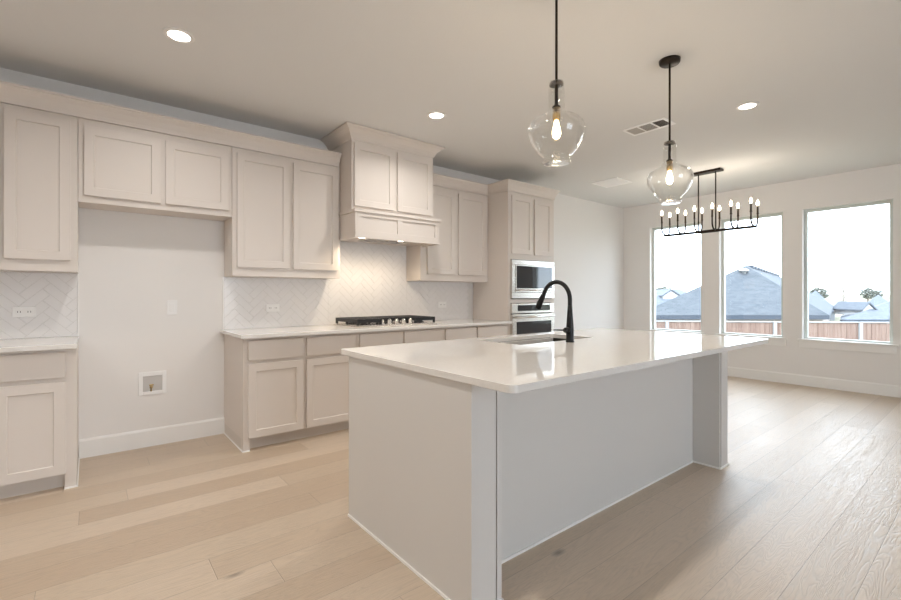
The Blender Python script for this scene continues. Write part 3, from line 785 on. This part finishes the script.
def house(label, e0, e1, back, z0, z1, inset, m, wallm, zg, mono=True, vents=(), name='neighbor_house', group=None, gable=False):
    """front eave from e0 to e1, running back by the vector back"""
    e = [e0, e1, e1 + back, e0 + back]; c = sum((p for p in e), Vector((0, 0))) / 4
    mid = (e0 + e1)/2; ln = back.length; bd = back.normalized()
    r = [mid + bd*inset, mid + bd*(ln - inset)]
    t = thing(name, label, 'house', (c.x, c.y, zg), group); k = Vector((c.x, c.y, zg))
    part('roof', lambda b: roof_faces(b, e, r, z0, z1), m, t)
    def fas(b):
        for i in range(4):
            p, q = e[i], e[(i+1) % 4]; d = (q - p).normalized(); n_ = Vector((d.y, -d.x))
            vs = [p + n_*.02, q + n_*.02, q - n_*.10, p - n_*.10]
            lo_ = [b.verts.new((v.x, v.y, z0 - .24)) for v in vs]; hi_ = [b.verts.new((v.x, v.y, z0 - .021)) for v in vs]
            b.faces.new(lo_[::-1]); b.faces.new(hi_)
            for j in range(4): b.faces.new((lo_[j], lo_[(j+1) % 4], hi_[(j+1) % 4], hi_[j]))
    part('fascia', fas, M['fascia'], t)
    def wl_(b):
        vs = [c + (p - c)*.93 for p in e]
        lo_ = [b.verts.new((v.x, v.y, zg - .5)) for v in vs]; hi_ = [b.verts.new((v.x, v.y, z0 - .05)) for v in vs]
        b.faces.new(lo_[::-1]); b.faces.new(hi_)
        for j in range(4): b.faces.new((lo_[j], lo_[(j+1) % 4], hi_[(j+1) % 4], hi_[j]))
    part('wall', wl_, wallm, t)
    for ch in t.children: ch.location = -k
    return t, r, k

D = 24.0
e0, e1 = far(636, D), far(829, D)
back = (far(838, 1).normalized() * 30)
th, rr, kk = house('neighboring house with a big slate-blue hip roof beyond the fence', e0, e1, back, zat(315, D), zat(264.5, 28.3) - .12, 4.6, M['shingle'], M['brick'], -2.9)
# ridge caps and roof vent on the big roof
def caps(b):
    d = (rr[1] - rr[0]); L_ = d.length; d.normalize(); n_ = Vector((d.y, -d.x)); z1 = zat(264.5, 28.3) - .12
    for i in range(12):
        p = rr[0] + d*(1.6 + 1.5*i); q = p + d*1.0
        vs = [p + n_*.16, q + n_*.16, q - n_*.16, p - n_*.16]
        lo_ = [b.verts.new((v.x, v.y, z1 - .06)) for v in vs]; hi_ = [b.verts.new((v.x, v.y, z1 + .09)) for v in vs]
        b.faces.new(lo_[::-1]); b.faces.new(hi_)
        for j in range(4): b.faces.new((lo_[j], lo_[(j+1) % 4], hi_[(j+1) % 4], hi_[j]))
part('ridge_vents', caps, M['fascia'], th, 0, False, -kk)
vp = (e0 + e1)/2 + (rr[0] - (e0 + e1)/2)*.84; zv = zat(315, D) + (zat(264.5, 28.3) - .12 - zat(315, D))*.84
vb = part('roof_vent', lambda b: lathe(b, [(0, .26), (.12, .25), (.26, .16), (.28, .08), (.12, .06), (.11, -.15), (0, -.15)], 20, (vp.x, vp.y, zv)), M['galv'], th, 0, True, -kk); vb['label'] = 'pale round roof vent'

bk = far(840, 1).normalized()
def small(label, p0, p1, dep, ye, yr, ln, ins, m=None, zg=-4.):
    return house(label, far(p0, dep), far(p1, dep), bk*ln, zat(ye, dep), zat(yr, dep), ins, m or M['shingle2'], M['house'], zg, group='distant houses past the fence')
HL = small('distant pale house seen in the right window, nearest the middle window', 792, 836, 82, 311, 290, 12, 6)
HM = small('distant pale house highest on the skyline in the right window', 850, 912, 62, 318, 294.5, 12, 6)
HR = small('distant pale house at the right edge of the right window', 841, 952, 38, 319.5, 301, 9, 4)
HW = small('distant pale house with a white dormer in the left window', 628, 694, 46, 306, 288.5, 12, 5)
def dormer(hs, px, hw, dep, yb, yt):
    t, _, k_ = hs
    c = far(px, dep); d = Vector((math.cos(YAW), -math.sin(YAW))); fw = Vector((math.sin(YAW), math.cos(YAW)))
    w_ = hw*dep/FPX; zb, zt = zat(yb, dep), zat(yt, dep); lo_ = zb - .55; sl = (zt - zb)/w_
    dm = part('dormer', lambda b: prism(b, [(-w_, lo_), (w_, lo_), (w_, zb), (0, zt), (-w_, zb)], lambda p, q, s_: (c.x + d.x*p + fw.x*s_, c.y + d.y*p + fw.y*s_, q), 0, 3), M['dormer'], t, 0, False, -k_)
    dm['label'] = 'white dormer gable'
    rf = part('dormer_roof', lambda b: prism(b, [(-w_ - .2, zb - .2*sl + .02), (0, zt + .02), (w_ + .2, zb - .2*sl + .02), (w_ + .2, zb - .2*sl + .14), (0, zt + .14), (-w_ - .2, zb - .2*sl + .14)],
        lambda p, q, s_: (c.x + d.x*p + fw.x*s_, c.y + d.y*p + fw.y*s_, q), -.15, 3.1), M['shingle2'], dm)
dormer(HR, 868.5, 5.5, 39.6, 309, 303.5)
dormer(HW, 671, 7.5, 47.5, 295.5, 290.5)

# trees on the skyline
def tree(label, px, dep, yt, yb, wpx, seed, bare=False):
    rnd = random.Random(seed); c = far(px, dep); zt, zb = zat(yt, dep), gz(c.x)
    t = thing('tree', label, 'tree', (c.x, c.y, zb), 'trees on the skyline')
    hgt = zt - zb; r = wpx/2*dep/FPX
    part('trunk', lambda b: tube(b, [(0, 0, 0), (.1, 0, hgt*.5), (0, .05, hgt*(.95 if bare else .7))], [.12, .09, .04] if bare else [.28, .2, .07], 8), M['bark'], t)
    if bare:
        def tw(b):
            for i in range(46):
                a = rnd.uniform(0, 6.28); z0 = hgt*rnd.uniform(.5, .9); l_ = r*rnd.uniform(.4, 1.05)
                p1 = (math.cos(a)*l_*.5, math.sin(a)*l_*.5, z0 + l_*.45); p2 = (math.cos(a+.3)*l_, math.sin(a+.3)*l_, min(hgt, z0 + l_*.9))
                tube(b, [(0, 0, z0), p1, p2], [.05, .035, .02], 5)
        part('branches', tw, M['twig'], t)
    else:
        def cr(b):
            hh = (yb - yt)*dep/FPX
            for i in range(220):
                while True:
                    p = Vector((rnd.uniform(-1, 1), rnd.uniform(-1, 1), rnd.uniform(-1, 1)))
                    if p.length < 1: break
                q = Vector((p.x*r, p.y*r, hgt - hh/2 + p.z*hh/2)); s = rnd.uniform(.10, .2)*r
                n0 = len(b.verts); bmesh.ops.create_icosphere(b, subdivisions=1, radius=s, matrix=Matrix.Translation(q) @ Matrix.Diagonal((1, 1, .7, 1)))
        part('crown', cr, M['leaf'], t)
tree('round bare-brown tree on the skyline in the right window, left side', 819, 100, 287.5, 299, 15, 1)
tree('round dark tree on the skyline in the right window, right side', 868, 96, 288, 299, 12, 2)
tree('low dark tree beside the round one on the right window skyline', 878, 98, 290, 299, 9, 3)
tree('leafless tree rising above the roofs in the right window', 843.5, 62, 284.5, 294, 11, 4, True)
tree('low hazy tree on the skyline in the left window', 663, 125, 287, 299, 20, 5)
